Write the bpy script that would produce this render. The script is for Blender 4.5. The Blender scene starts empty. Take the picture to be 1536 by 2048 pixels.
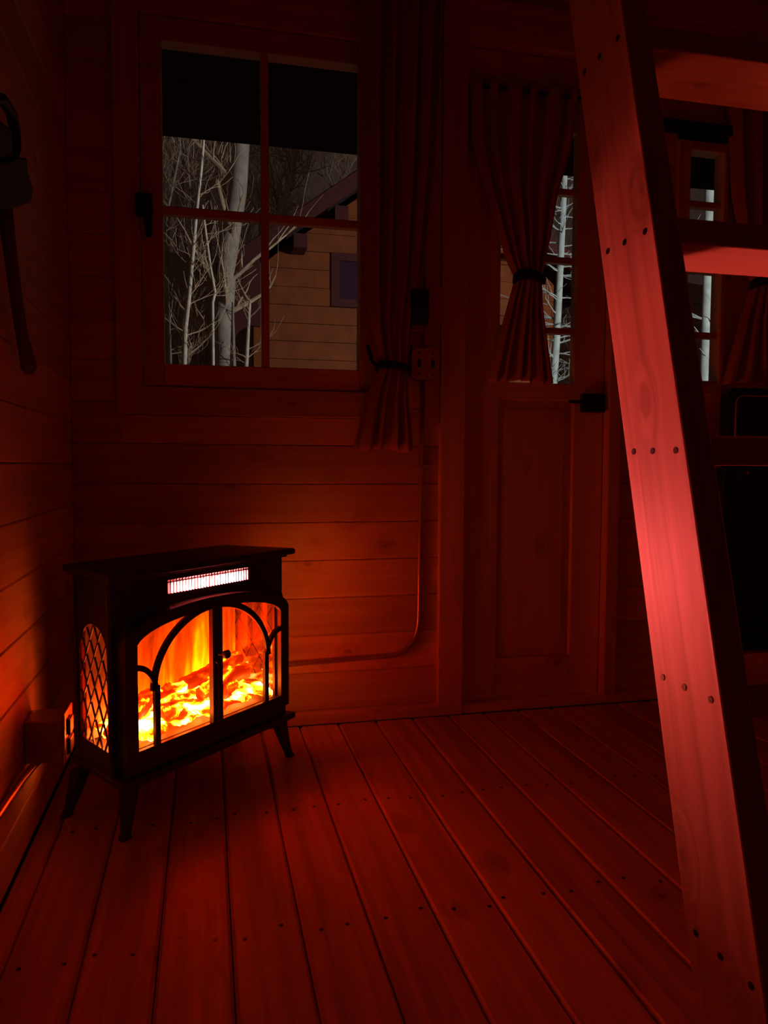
import bpy, bmesh, math, random
import numpy as np
from mathutils import Vector, Matrix
random.seed(7)
sc = bpy.context.scene
col = sc.collection

# ------------------------------------------------------------------ camera
F = 1520.0                      # focal length in pixels of a 1536 x 2048 frame
CAM = np.array([0.0, 0.0, 0.86])
_a, _p, _r = np.radians([13.14, 3.45, 0.25])
_fw = np.array([math.sin(_a)*math.cos(_p), math.cos(_a)*math.cos(_p), -math.sin(_p)])
_rt = np.array([math.cos(_a), -math.sin(_a), 0.0]); _up = np.cross(_rt, _fw)
_c, _s = math.cos(_r), math.sin(_r)
RT, UP, FW = _c*_rt + _s*_up, -_s*_rt + _c*_up, _fw
cd = bpy.data.cameras.new('camera'); cam = bpy.data.objects.new('camera', cd); col.objects.link(cam)
cd.sensor_fit = 'VERTICAL'; cd.sensor_height = 32.0; cd.sensor_width = 24.0
cd.lens = F*32.0/2048.0; cd.clip_start = 0.02; cd.clip_end = 200
M = Matrix(((RT[0], UP[0], -FW[0], CAM[0]), (RT[1], UP[1], -FW[1], CAM[1]), (RT[2], UP[2], -FW[2], CAM[2]), (0, 0, 0, 1)))
cam.matrix_world = M
sc.camera = cam

def at(x, y, axis, val):
    """point where the sight line of a pixel meets the plane axis = val"""
    d = RT*(x-768)/F + UP*(1024-y)/F + FW
    t = (val - CAM[axis])/d[axis]
    return Vector(CAM + t*d)
def atY(x, y, Y): return at(x, y, 1, Y)

# ------------------------------------------------------------------ world, lights, exposure
sc.view_settings.view_transform = 'Standard'
sc.view_settings.look = 'None'
sc.view_settings.exposure = 0.75
sc.view_settings.gamma = 1.0
sc.view_settings.use_curve_mapping = False
w = bpy.data.worlds.new('night'); sc.world = w; w.use_nodes = True
w.node_tree.nodes['Background'].inputs[0].default_value = (1.0, 0.6, 0.48, 1)
w.node_tree.nodes['Background'].inputs[1].default_value = 0.014

HEATER = (1.0, 0.1, 0.095); HEATER_L = 4300.0       # quartz tube
FLAME_L = 34.0                                       # flame screen and ember bed
ld = bpy.data.lights.new('yard_lamp', 'SPOT'); lo = bpy.data.objects.new('yard_lamp', ld); col.objects.link(lo)
ld.energy = 200; ld.color = (1.0, 0.93, 0.86); ld.spot_size = math.radians(118); ld.spot_blend = 0.6; ld.shadow_soft_size = 0.06
lo.location = (4.2, 3.5, 2.3); lo.rotation_euler = (math.radians(95), 0, math.radians(30))

# ------------------------------------------------------------------ material helpers
def nt(name):
    m = bpy.data.materials.new(name); m.use_nodes = True
    t = m.node_tree; t.nodes.clear()
    return m, t
def node(t, kind, **kw):
    n = t.nodes.new(kind)
    for k, v in kw.items():
        if k == 'op': n.operation = v
        elif k.startswith('i_'):
            key = k[2:]; n.inputs[int(key) if key.isdigit() else key].default_value = v
        else: setattr(n, k, v)
    return n
def link(t, a, b): t.links.new(a, b)
def math_n(t, op, a, b=None, clamp=False):
    n = t.nodes.new('ShaderNodeMath'); n.operation = op; n.use_clamp = clamp
    for i, v in enumerate((a, b)):
        if v is None: continue
        if isinstance(v, (int, float)): n.inputs[i].default_value = v
        else: link(t, v, n.inputs[i])
    return n.outputs[0]
def ramp(t, fac, stops):
    n = t.nodes.new('ShaderNodeValToRGB'); e = n.color_ramp.elements
    while len(e) < len(stops): e.new(0.5)
    for el, (p, c) in zip(e, stops): el.position = p; el.color = (*c, 1)
    link(t, fac, n.inputs[0]); return n.outputs[0]
def mapr(t, v, a, b, c=0.0, d=1.0, smooth=True):
    n = t.nodes.new('ShaderNodeMapRange'); n.interpolation_type = 'SMOOTHSTEP' if smooth else 'LINEAR'
    for i, x in ((1, a), (2, b), (3, c), (4, d)): n.inputs[i].default_value = x
    link(t, v, n.inputs[0]); return n.outputs[0]

def plain(name, colr, rough=0.5, metal=0.0, spec=0.5, noise=0.0, nscale=30):
    m, t = nt(name)
    b = node(t, 'ShaderNodeBsdfPrincipled'); o = node(t, 'ShaderNodeOutputMaterial')
    b.inputs['Roughness'].default_value = rough; b.inputs['Metallic'].default_value = metal
    b.inputs['Specular IOR Level'].default_value = spec
    tc = node(t, 'ShaderNodeTexCoord')
    n = node(t, 'ShaderNodeTexNoise'); n.inputs['Scale'].default_value = nscale; n.inputs['Detail'].default_value = 4
    link(t, tc.outputs['Object'], n.inputs['Vector'])
    k = noise
    c = ramp(t, n.outputs['Fac'], [(0.25, tuple(x*(1-k) for x in colr)), (0.75, tuple(min(1, x*(1+k)) for x in colr))])
    link(t, c, b.inputs['Base Color']); link(t, b.outputs[0], o.inputs[0])
    return m

def wood(name, light, dark, axis, rough=0.5, knots=0.55, knot_pitch=(0.42, 0.11), across2=None):
    """pine: grain streaks along axis, round dark knots, fine relief"""
    m, t = nt(name)
    b = node(t, 'ShaderNodeBsdfPrincipled'); o = node(t, 'ShaderNodeOutputMaterial')
    b.inputs['Roughness'].default_value = rough; b.inputs['Specular IOR Level'].default_value = 0.35
    tc = node(t, 'ShaderNodeTexCoord'); oi = node(t, 'ShaderNodeObjectInfo')
    off = node(t, 'ShaderNodeVectorMath', op='SCALE'); off.inputs[0].default_value = (31.7, 17.3, 23.9)
    link(t, oi.outputs['Random'], off.inputs['Scale'])
    add = node(t, 'ShaderNodeVectorMath', op='ADD'); link(t, tc.outputs['Object'], add.inputs[0]); link(t, off.outputs[0], add.inputs[1])
    P = add.outputs[0]
    # knots: real distance to jittered cell centres
    ia = 'xyz'.index(axis)
    S = [1/knot_pitch[1]]*3; S[ia] = 1/knot_pitch[0]
    mul = node(t, 'ShaderNodeVectorMath', op='MULTIPLY'); mul.inputs[1].default_value = S; link(t, P, mul.inputs[0])
    v = node(t, 'ShaderNodeTexVoronoi'); v.inputs['Scale'].default_value = 1.0; link(t, mul.outputs[0], v.inputs['Vector'])
    sub = node(t, 'ShaderNodeVectorMath', op='SUBTRACT'); link(t, mul.outputs[0], sub.inputs[0]); link(t, v.outputs['Position'], sub.inputs[1])
    mul2 = node(t, 'ShaderNodeVectorMath', op='MULTIPLY'); mul2.inputs[1].default_value = [1/s*(0.6 if i == ia else 1) for i, s in enumerate(S)]
    link(t, sub.outputs[0], mul2.inputs[0])
    ln = node(t, 'ShaderNodeVectorMath', op='LENGTH'); link(t, mul2.outputs[0], ln.inputs[0])
    dist = ln.outputs['Value']
    core = mapr(t, dist, 0.004, 0.011, 1, 0)
    halo = mapr(t, dist, 0.005, 0.045, 1, 0)
    # grain
    G = [34.0]*3; G[ia] = 1.3
    g = node(t, 'ShaderNodeVectorMath', op='MULTIPLY'); g.inputs[1].default_value = G; link(t, P, g.inputs[0])
    bend = node(t, 'ShaderNodeVectorMath', op='SCALE'); bend.inputs[0].default_value = (1.4, 1.4, 1.4); link(t, halo, bend.inputs['Scale'])
    g2 = node(t, 'ShaderNodeVectorMath', op='ADD'); link(t, g.outputs[0], g2.inputs[0]); link(t, bend.outputs[0], g2.inputs[1])
    n1 = node(t, 'ShaderNodeTexNoise'); n1.inputs['Scale'].default_value = 1.0; n1.inputs['Detail'].default_value = 5; n1.inputs['Distortion'].default_value = 0.5
    link(t, g2.outputs[0], n1.inputs['Vector'])
    G2 = [5.0]*3; G2[ia] = 0.9
    g3 = node(t, 'ShaderNodeVectorMath', op='MULTIPLY'); g3.inputs[1].default_value = G2; link(t, P, g3.inputs[0])
    n2 = node(t, 'ShaderNodeTexNoise'); n2.inputs['Scale'].default_value = 1.0; n2.inputs['Detail'].default_value = 3; link(t, g3.outputs[0], n2.inputs['Vector'])
    base = ramp(t, math_n(t, 'ADD', math_n(t, 'MULTIPLY', n1.outputs['Fac'], 0.65), math_n(t, 'MULTIPLY', n2.outputs['Fac'], 0.35)), [(0.3, dark), (0.58, light)])
    mx = node(t, 'ShaderNodeMix', data_type='RGBA'); link(t, base, mx.inputs[6]); mx.inputs[7].default_value = (dark[0]*0.35, dark[1]*0.3, dark[2]*0.3, 1)
    kf = math_n(t, 'MULTIPLY', math_n(t, 'ADD', core, math_n(t, 'MULTIPLY', halo, 0.35), clamp=True), knots)
    link(t, kf, mx.inputs[0])
    br = node(t, 'ShaderNodeHueSaturation'); link(t, mx.outputs[2], br.inputs['Color'])
    link(t, mapr(t, oi.outputs['Random'], 0, 1, 0.86, 1.1, False), br.inputs['Value'])
    link(t, br.outputs[0], b.inputs['Base Color'])
    bp = node(t, 'ShaderNodeBump'); bp.inputs['Strength'].default_value = 0.25; bp.inputs['Distance'].default_value = 0.004
    link(t, n1.outputs['Fac'], bp.inputs['Height']); link(t, bp.outputs[0], b.inputs['Normal'])
    link(t, b.outputs[0], o.inputs[0])
    return m

def glass(name, refl=0.05, tint=(1, 1, 1), rough=0.02):
    m, t = nt(name)
    tr = node(t, 'ShaderNodeBsdfTransparent'); tr.inputs[0].default_value = (*tint, 1)
    gl = node(t, 'ShaderNodeBsdfGlossy'); gl.inputs['Roughness'].default_value = rough
    mx = node(t, 'ShaderNodeMixShader'); mx.inputs[0].default_value = refl
    o = node(t, 'ShaderNodeOutputMaterial')
    link(t, tr.outputs[0], mx.inputs[1]); link(t, gl.outputs[0], mx.inputs[2]); link(t, mx.outputs[0], o.inputs[0])
    return m

PINE, PINE_D = (0.86, 0.62, 0.37), (0.64, 0.42, 0.23)
M_ = {}
for ax in 'xyz':
    M_['pine_'+ax] = wood('pine_'+ax, PINE, PINE_D, ax)
M_['dark_y'] = wood('low_bounce_pine', (0.2, 0.11, 0.07), (0.12, 0.06, 0.04), 'y')  # pine darkened to cut bounced light off the unseen walls and ceiling
M_['floor'] = wood('floor_pine', (0.84, 0.52, 0.3), (0.44, 0.23, 0.13), 'y', rough=0.5, knots=1.0, knot_pitch=(0.36, 0.12))
M_['ladder'] = wood('ladder_pine', (0.6, 0.36, 0.25), (0.36, 0.19, 0.12), 'z', rough=0.5, knots=0.5, knot_pitch=(0.33, 0.09))
M_['ladder_x'] = wood('tread_pine', (0.64, 0.4, 0.28), (0.46, 0.26, 0.17), 'x', rough=0.55, knots=0.5)
M_['dark_gap'] = plain('gap_dark', (0.02, 0.01, 0.008), 0.9)
M_['iron'] = plain('black_iron', (0.012, 0.012, 0.013), 0.45, 0.2)
M_['stove'] = plain('stove_black', (0.06, 0.05, 0.05), 0.42, 0.3, noise=0.15, nscale=120)
M_['stove_in'] = plain('firebox_black', (0.012, 0.008, 0.007), 0.6)
M_['reflector'] = plain('reflector_pale', (0.5, 0.3, 0.2), 0.8, noise=0.3, nscale=40)  # kept pale so the added panel brightens the left lattice
M_['glass'] = glass('window_glass', 0.035)
M_['stove_glass'] = glass('stove_glass', 0.05)
M_['curtain'] = plain('curtain_cloth', (0.56, 0.3, 0.25), 0.9, spec=0.1, noise=0.12, nscale=160)
M_['tie'] = plain('black_cord', (0.012, 0.01, 0.012), 0.9)
M_['steel'] = plain('grey_metal', (0.42, 0.36, 0.33), 0.4, 0.6, noise=0.1)
M_['plate'] = plain('plate_plastic', (0.6, 0.42, 0.34), 0.5, noise=0.05)
M_['conduit'] = plain('conduit_metal', (0.55, 0.45, 0.4), 0.33, 0.7, noise=0.1)
M_['chrome'] = plain('bright_metal', (0.75, 0.65, 0.6), 0.2, 0.9)
M_['plastic'] = plain('black_plastic', (0.01, 0.01, 0.012), 0.4)
M_['trimline'] = plain('pale_piping', (0.55, 0.4, 0.38), 0.45)
M_['handle_wood'] = plain('tool_handle', (0.12, 0.06, 0.06), 0.6, noise=0.2)
M_['screw'] = plain('dark_screw', (0.03, 0.02, 0.02), 0.35, 0.7)

def heat_mat():
    m, t = nt('quartz_glow'); e = node(t, 'ShaderNodeEmission'); e.inputs[0].default_value = (*HEATER, 1); e.inputs[1].default_value = HEATER_L
    o = node(t, 'ShaderNodeOutputMaterial'); link(t, e.outputs[0], o.inputs[0]); return m
def flame_mat():
    """projected flames: yellow at the foot, red streaks rising"""
    m, t = nt('flame_screen'); o = node(t, 'ShaderNodeOutputMaterial'); e = node(t, 'ShaderNodeEmission')
    tc = node(t, 'ShaderNodeTexCoord'); sp = node(t, 'ShaderNodeSeparateXYZ'); link(t, tc.outputs['Object'], sp.inputs[0])
    mp = node(t, 'ShaderNodeMapping'); mp.inputs['Scale'].default_value = (30, 1, 5.5); link(t, tc.outputs['Object'], mp.inputs[0])
    n = node(t, 'ShaderNodeTexNoise'); n.inputs['Scale'].default_value = 1; n.inputs['Detail'].default_value = 4; n.inputs['Distortion'].default_value = 0.9; link(t, mp.outputs[0], n.inputs['Vector'])
    mp2 = node(t, 'ShaderNodeMapping'); mp2.inputs['Scale'].default_value = (17, 1, 1.5); link(t, tc.outputs['Object'], mp2.inputs[0])
    n2 = node(t, 'ShaderNodeTexNoise'); n2.inputs['Scale'].default_value = 1; n2.inputs['Detail'].default_value = 1; link(t, mp2.outputs[0], n2.inputs['Vector'])
    h = mapr(t, sp.outputs['Z'], 0.23, 0.46, 1.0, 0.0, False)
    v = math_n(t, 'ADD', math_n(t, 'MULTIPLY', h, 0.62), math_n(t, 'ADD', math_n(t, 'MULTIPLY', math_n(t, 'SUBTRACT', n.outputs['Fac'], 0.5), 0.95), math_n(t, 'MULTIPLY', math_n(t, 'SUBTRACT', n2.outputs['Fac'], 0.5), 0.95)))
    c = ramp(t, math_n(t, 'ADD', v, 0.18), [(0.0, (0.008, 0.0003, 0.0)), (0.24, (0.02, 0.0009, 0.0)), (0.42, (0.05, 0.0018, 0.0)), (0.60, (0.25, 0.0038, 0.0)), (0.76, (0.8, 0.010, 0.0)), (0.95, (1.0, 0.022, 0.0001))])
    link(t, c, e.inputs[0]); e.inputs[1].default_value = FLAME_L
    link(t, e.outputs[0], o.inputs[0]); return m
def ember_mat(name, lo_, hi_, scale, stretch, gain):
    m, t = nt(name); o = node(t, 'ShaderNodeOutputMaterial')
    b = node(t, 'ShaderNodeBsdfPrincipled'); b.inputs['Roughness'].default_value = 0.9
    tc = node(t, 'ShaderNodeTexCoord'); oi = node(t, 'ShaderNodeObjectInfo')
    of = node(t, 'ShaderNodeVectorMath', op='SCALE'); of.inputs[0].default_value = (9, 5, 7); link(t, oi.outputs['Random'], of.inputs['Scale'])
    ad = node(t, 'ShaderNodeVectorMath', op='ADD'); link(t, tc.outputs['Object'], ad.inputs[0]); link(t, of.outputs[0], ad.inputs[1])
    mp = node(t, 'ShaderNodeMapping'); mp.inputs['Scale'].default_value = stretch; link(t, ad.outputs[0], mp.inputs[0])
    n = node(t, 'ShaderNodeTexNoise'); n.inputs['Scale'].default_value = scale; n.inputs['Detail'].default_value = 5; n.inputs['Distortion'].default_value = 0.6; link(t, mp.outputs[0], n.inputs['Vector'])
    f = mapr(t, n.outputs['Fac'], lo_, hi_)
    c = ramp(t, f, [(0.0, (0.03, 0.0006, 0.0)), (0.3, (0.2, 0.006, 0.0)), (0.55, (0.75, 0.07, 0.0006)), (0.8, (1.0, 0.17, 0.008)), (1.0, (1.0, 0.24, 0.06))])
    b.inputs['Base Color'].default_value = (0.05, 0.025, 0.015, 1)
    link(t, c, b.inputs['Emission Color']); b.inputs['Emission Strength'].default_value = gain
    link(t, b.outputs[0], o.inputs[0]); return m
M_['heat'] = heat_mat(); M_['flame'] = flame_mat()
M_['ember'] = ember_mat('ember_bed', 0.34, 0.66, 22, (1, 1, 1), 24.0)
M_['log'] = ember_mat('glowing_log', 0.46, 0.76, 30, (0.35, 1, 1), 14.0)

# ------------------------------------------------------------------ mesh helpers
def mkobj(name, bm, mat, parent=None, smooth=False, bevel=0.0):
    me = bpy.data.meshes.new(name)
    bmesh.ops.recalc_face_normals(bm, faces=bm.faces[:])
    bm.to_mesh(me); bm.free()
    if smooth:
        for p in me.polygons: p.use_smooth = True
    me.materials.append(M_[mat] if isinstance(mat, str) else mat)
    o = bpy.data.objects.new(name, me); col.objects.link(o)
    if parent: o.parent = parent
    if bevel > 0:
        b = o.modifiers.new('bevel', 'BEVEL'); b.width = bevel; b.segments = 2; b.limit_method = 'ANGLE'
    return o
def empty(name, loc=(0, 0, 0), rz=0.0):
    o = bpy.data.objects.new(name, None); col.objects.link(o); o.location = loc; o.rotation_euler = (0, 0, rz); o.empty_display_size = 0.05
    return o
def tag(o, label=None, cat=None, group=None, kind=None):
    if label: o['label'] = label
    if cat: o['category'] = cat
    if group: o['group'] = group
    if kind: o['kind'] = kind
    return o
def box(bm, x0, x1, y0, y1, z0, z1):
    v = [bm.verts.new(c) for c in ((x0, y0, z0), (x1, y0, z0), (x1, y1, z0), (x0, y1, z0), (x0, y0, z1), (x1, y0, z1), (x1, y1, z1), (x0, y1, z1))]
    for f in ((0, 3, 2, 1), (4, 5, 6, 7), (0, 1, 5, 4), (1, 2, 6, 5), (2, 3, 7, 6), (3, 0, 4, 7)): bm.faces.new([v[i] for i in f])
def prism(bm, poly, y0, y1):
    """polygon in xz extruded along y"""
    a = [bm.verts.new((x, y0, z)) for x, z in poly]; b = [bm.verts.new((x, y1, z)) for x, z in poly]
    n = len(poly); bm.faces.new(a); bm.faces.new(b[::-1])
    for i in range(n): bm.faces.new((a[i], b[i], b[(i+1) % n], a[(i+1) % n]))
def tube(bm, pts, rad, sides=8, cap=True):
    pts = [Vector(p) for p in pts]; rings = []
    if not isinstance(rad, (list, tuple)): rad = [rad]*len(pts)
    ref = None
    for i, p in enumerate(pts):
        d = (pts[min(i+1, len(pts)-1)] - pts[max(i-1, 0)])
        if d.length < 1e-9: d = Vector((0, 0, 1))
        d.normalize()
        if ref is None: ref = Vector((0, 0, 1)) if abs(d.z) < 0.9 else Vector((1, 0, 0))
        u = d.cross(ref)
        if u.length < 1e-4: u = d.orthogonal()
        u.normalize(); v = u.cross(d).normalized(); ref = v if abs(d.dot(v)) < 0.9 else ref
        v2 = d.cross(u)
        rings.append([bm.verts.new(p + (u*math.cos(2*math.pi*k/sides) + v2*math.sin(2*math.pi*k/sides))*rad[i]) for k in range(sides)])
        ref = -v2
    for a, b in zip(rings, rings[1:]):
        for k in range(sides): bm.faces.new((a[k], a[(k+1) % sides], b[(k+1) % sides], b[k]))
    if cap: bm.faces.new(rings[0][::-1]); bm.faces.new(rings[-1])
def ribbon(bm, pts, wid, y0, y1):
    """flat bar following points (x,z), rectangular section"""
    n = len(pts); L = []; R = []
    for i in range(n):
        ax, az = pts[max(i-1, 0)]; bx_, bz = pts[min(i+1, n-1)]
        dx, dz = bx_-ax, bz-az; l = math.hypot(dx, dz) or 1
        nx, nz = -dz/l*wid/2, dx/l*wid/2
        L.append((pts[i][0]+nx, pts[i][1]+nz)); R.append((pts[i][0]-nx, pts[i][1]-nz))
    rings = [[bm.verts.new((l[0], y0, l[1])), bm.verts.new((r[0], y0, r[1])), bm.verts.new((r[0], y1, r[1])), bm.verts.new((l[0], y1, l[1]))] for l, r in zip(L, R)]
    for a, b in zip(rings, rings[1:]):
        for k in range(4): bm.faces.new((a[k], a[(k+1) % 4], b[(k+1) % 4], b[k]))
    bm.faces.new(rings[0][::-1]); bm.faces.new(rings[-1])
def disc(bm, c, r, axis, th, seg=12):
    c = Vector(c); d = Vector([1 if i == axis else 0 for i in range(3)])
    tube(bm, [c, c + d*th], r, seg)
def bx(name, mat, parent, *dims, bevel=0.0):
    bm = bmesh.new(); box(bm, *dims); return mkobj(name, bm, mat, parent, bevel=bevel)
def rounded(poly_w, poly_h, r, seg=5):
    out = []
    for cx, cz, a0 in ((poly_w/2-r, poly_h/2-r, 0), (-poly_w/2+r, poly_h/2-r, 90), (-poly_w/2+r, -poly_h/2+r, 180), (poly_w/2-r, -poly_h/2+r, 270)):
        for k in range(seg+1):
            a = math.radians(a0 + 90*k/seg); out.append((cx + r*math.cos(a), cz + r*math.sin(a)))
    return out
def board(name, mat, parent, x0, x1, z0, z1, yf, th, ch=0.003):
    """horizontal wall board: front face at y = yf, long edges chamfered"""
    bm = bmesh.new(); prof = [(yf, z0+ch), (yf, z1-ch), (yf+ch, z1), (yf+th, z1), (yf+th, z0), (yf+ch, z0)]
    a = [bm.verts.new((x0, y, z)) for y, z in prof]; b = [bm.verts.new((x1, y, z)) for y, z in prof]
    bm.faces.new(a[::-1]); bm.faces.new(b)
    for i in range(6): bm.faces.new((a[i], a[(i+1) % 6], b[(i+1) % 6], b[i]))
    return mkobj(name, bm, mat, parent)

# ------------------------------------------------------------------ room shell
XL, XR, YB, YF, ZC = -0.40, 2.75, 2.49, -1.6, 2.62        # left, right, back, front (behind the camera), ceiling
WY = YB + 0.022                                           # backing of the boards
def struct(name, bm, mat): return tag(mkobj(name, bm, mat), kind='structure')

bm = bmesh.new(); box(bm, XL-0.1, XR+0.1, YF-0.1, YB+0.12, -0.10, -0.024)
floor = struct('floor', bm, 'dark_gap'); tag(floor, 'red-lit floor of wide knotty pine boards')
PW = 0.1283; edges = [XL+0.0003] + [-0.348 + PW*k for k in range(0, 25)]; edges = [e for e in edges if e < XR-0.02] + [XR-0.004]
ch = 0.0058
nail_me = None
for i, (a, b) in enumerate(zip(edges, edges[1:])):
    a, b = a+0.0012, b-0.0012
    bm = bmesh.new(); prof = [(a, -0.022), (a, -ch*1.3), (a+ch, 0), (b-ch, 0), (b, -ch*1.3), (b, -0.022)]
    y0, y1 = YF+0.003, YB-0.03
    A = [bm.verts.new((x-a, y0, z)) for x, z in prof]; B = [bm.verts.new((x-a, y1, z)) for x, z in prof]
    bm.faces.new(A); bm.faces.new(B[::-1])
    for k in range(6): bm.faces.new((A[k], B[k], B[(k+1) % 6], A[(k+1) % 6]))
    o = mkobj('plank', bm, 'floor', floor); o.location.x = a
    for yy in (1.37, 1.86):
        if b-a < 0.06: continue
        for fx in (0.25, 0.76):
            if nail_me is None:
                nb = bmesh.new(); disc(nb, (0, 0, -0.001), 0.0042, 2, 0.0016, 10)
                n_o = mkobj('nail', nb, 'screw', o); nail_me = n_o.data
            else:
                n_o = bpy.data.objects.new('nail', nail_me); col.objects.link(n_o); n_o.parent = o
            n_o.location = ((b-a)*fx + random.uniform(-0.014, 0.014), yy + random.uniform(-0.02, 0.02), 0)

# openings in the back wall, measured at the wall plane
wl, wr = atY(232, 600, YB).x, 0.575             # window casing outer left / right
wb, wt = atY(500, 833, YB).z, 2.36
g_l, g_r = atY(329, 600, YB+0.03).x, atY(715, 600, YB+0.03).x
g_b, g_t = atY(520, 737, YB+0.03).z, atY(520, 118, YB+0.03).z
px0, px1 = atY(877, 900, YB).x, atY(926, 900, YB).x      # door post
dx0, dx1 = px1, atY(1212, 900, YB).x                     # door opening
jx1 = atY(1236, 900, YB).x
dt = 2.27
w2l, w2r = atY(1350, 500, YB).x, atY(1446, 600, YB).x
w2b, w2t = atY(1420, 790, YB).z, atY(1400, 285, YB).z
def wall_pieces(bm, y0, y1):
    box(bm, XL-0.1, wl+0.04, y0, y1, 0, ZC); box(bm, wl+0.04, wr-0.04, y0, y1, 0, wb+0.04); box(bm, wl+0.04, wr-0.04, y0, y1, wt-0.04, ZC)
    box(bm, wr-0.04, dx0+0.005, y0, y1, 0, ZC); box(bm, dx0+0.005, dx1-0.002, y0, y1, dt, ZC)
    box(bm, dx1-0.002, w2l+0.02, y0, y1, 0, ZC); box(bm, w2l+0.02, w2r-0.004, y0, y1, 0, w2b+0.02); box(bm, w2l+0.02, w2r-0.004, y0, y1, w2t-0.02, ZC); box(bm, w2r-0.004, XR+0.1, y0, y1, 0, ZC)
bm = bmesh.new(); wall_pieces(bm, WY, WY+0.025)
wall_b = tag(struct('wall_back', bm, 'dark_gap'), 'horizontal pine board wall behind the stove')
PH = 0.1266
zs = [0.0] + [0.801 + PH*k for k in range(-6, 20)]; zs = [z for z in zs if z < ZC-0.02] + [ZC]
mb0 = atY(846, 800, YB).x
for z0, z1 in zip(zs, zs[1:]):
    z0, z1 = z0+0.0006, z1-0.0006
    zm = (z0+z1)/2
    segs = []
    if z1 < wb+0.01 or z0 > wt-0.01: segs.append((XL+0.001, px0))
    elif z0 < wb: segs += [(XL+0.001, wl+0.01), (wr-0.01, px0), (wl+0.01, wr-0.01, z0, wb-0.001)]
    else: segs += [(XL+0.001, wl+0.01), (wr-0.01, px0)]
    if z0 > dt+0.02: segs.append((px0, XR-0.001))
    else:
        if zm < w2b or zm > w2t: segs.append((jx1, XR-0.001))
        else: segs += [(jx1, w2l), (w2r, XR-0.001)]
    for sg_ in segs:
        s0, s1 = sg_[:2]; za, zb = sg_[2:] if len(sg_) == 4 else (z0, z1)
        if s1-s0 > 0.02 and zb-za > 0.012: board('plank', 'pine_x', wall_b, s0, s1, za, zb, YB, 0.0215)

bm = bmesh.new(); box(bm, XL-0.12, XL-0.022, YF-0.1, YB+0.1, 0, ZC)
wall_l = tag(struct('wall_left', bm, 'dark_gap'), 'horizontal pine board wall beside the stove')
zl = [0.0] + [0.737 + PH*k for k in range(-5, 20)]; zl = [z for z in zl if z < ZC-0.02] + [ZC]
for z0, z1 in zip(zl, zl[1:]):
    z0, z1 = z0+0.0006, z1-0.0006; c_ = 0.003
    bm = bmesh.new(); prof = [(XL, z0+c_), (XL, z1-c_), (XL-c_, z1), (XL-0.0215, z1), (XL-0.0215, z0), (XL-c_, z0)]
    a = [bm.verts.new((x, YF+0.001, z)) for x, z in prof]; b = [bm.verts.new((x, YB-0.001, z)) for x, z in prof]
    bm.faces.new(a); bm.faces.new(b[::-1])
    for i in range(6): bm.faces.new((a[i], b[i], b[(i+1) % 6], a[(i+1) % 6]))
    mkobj('plank', bm, 'pine_y', wall_l)
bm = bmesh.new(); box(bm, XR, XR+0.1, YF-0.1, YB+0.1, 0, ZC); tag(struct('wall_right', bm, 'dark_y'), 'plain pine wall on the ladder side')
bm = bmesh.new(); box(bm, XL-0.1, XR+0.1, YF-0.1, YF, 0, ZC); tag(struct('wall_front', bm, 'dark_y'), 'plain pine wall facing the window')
bm = bmesh.new(); box(bm, XL-0.1, XR+0.1, YF-0.1, YB+0.1, ZC, ZC+0.1); tag(struct('ceiling', bm, 'dark_y'), 'darkened pine ceiling above the room')

# baseboard strip and threshold
zbb = atY(700, 1416, 2.466).z
bm = bmesh.new(); box(bm, XL+0.001, dx0+0.0, 2.466, YB, 0.0, 0.038); tag(mkobj('baseboard_back', bm, 'pine_x', bevel=0.003), 'low wooden strip at foot of the board wall', kind='structure')
bm = bmesh.new(); box(bm, dx0, XR, 2.47, YB+0.09, 0.0, 0.03); tag(mkobj('trim_1', bm, 'pine_x', bevel=0.003), 'wooden threshold under the panelled door', kind='structure')
# vertical casing post and strip beside the door
bm = bmesh.new(); box(bm, px0, px1, YB-0.022, YB+0.06, 0.03, dt+0.16); tag(mkobj('trim_2', bm, 'pine_z', bevel=0.003), 'vertical pine door casing between curtain and door', kind='structure')
bm = bmesh.new(); box(bm, dx1, jx1, YB-0.02, YB+0.06, 0.03, dt); tag(mkobj('trim_3', bm, 'pine_z', bevel=0.003), 'vertical pine door jamb on the handle side', kind='structure')
bm = bmesh.new(); box(bm, px1, jx1+0.05, YB-0.022, YB+0.05, dt, dt+0.14); tag(mkobj('trim_4', bm, 'pine_x', bevel=0.003), 'pine door head board above the door curtain', kind='structure')
bm = bmesh.new(); box(bm, mb0, px0-0.002, YB-0.014, YB, 1.0, ZC); tag(mkobj('trim_5', bm, 'pine_z', bevel=0.002), 'narrow mounting board carrying the electrical boxes', kind='structure')

# ------------------------------------------------------------------ main window
W = tag(empty('window_1', ((g_l+g_r)/2, YB, g_b)), 'four-pane wooden window looking out on bare trees', kind='structure')
def wpart(name, mat, x0, x1, y0, y1, z0, z1, bevel=0.003, parent=W):
    o = bx(name, mat, None, x0, x1, y0, y1, z0, z1, bevel=bevel); o.parent = parent; o.matrix_parent_inverse = Matrix.Translation(-parent.location); return o
s_l = atY(288, 700, YB-0.012).x; s_b = atY(500, 776, YB-0.012).z; s_r = g_r + (g_l-s_l); s_t = g_t + (g_b-s_b)
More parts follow.
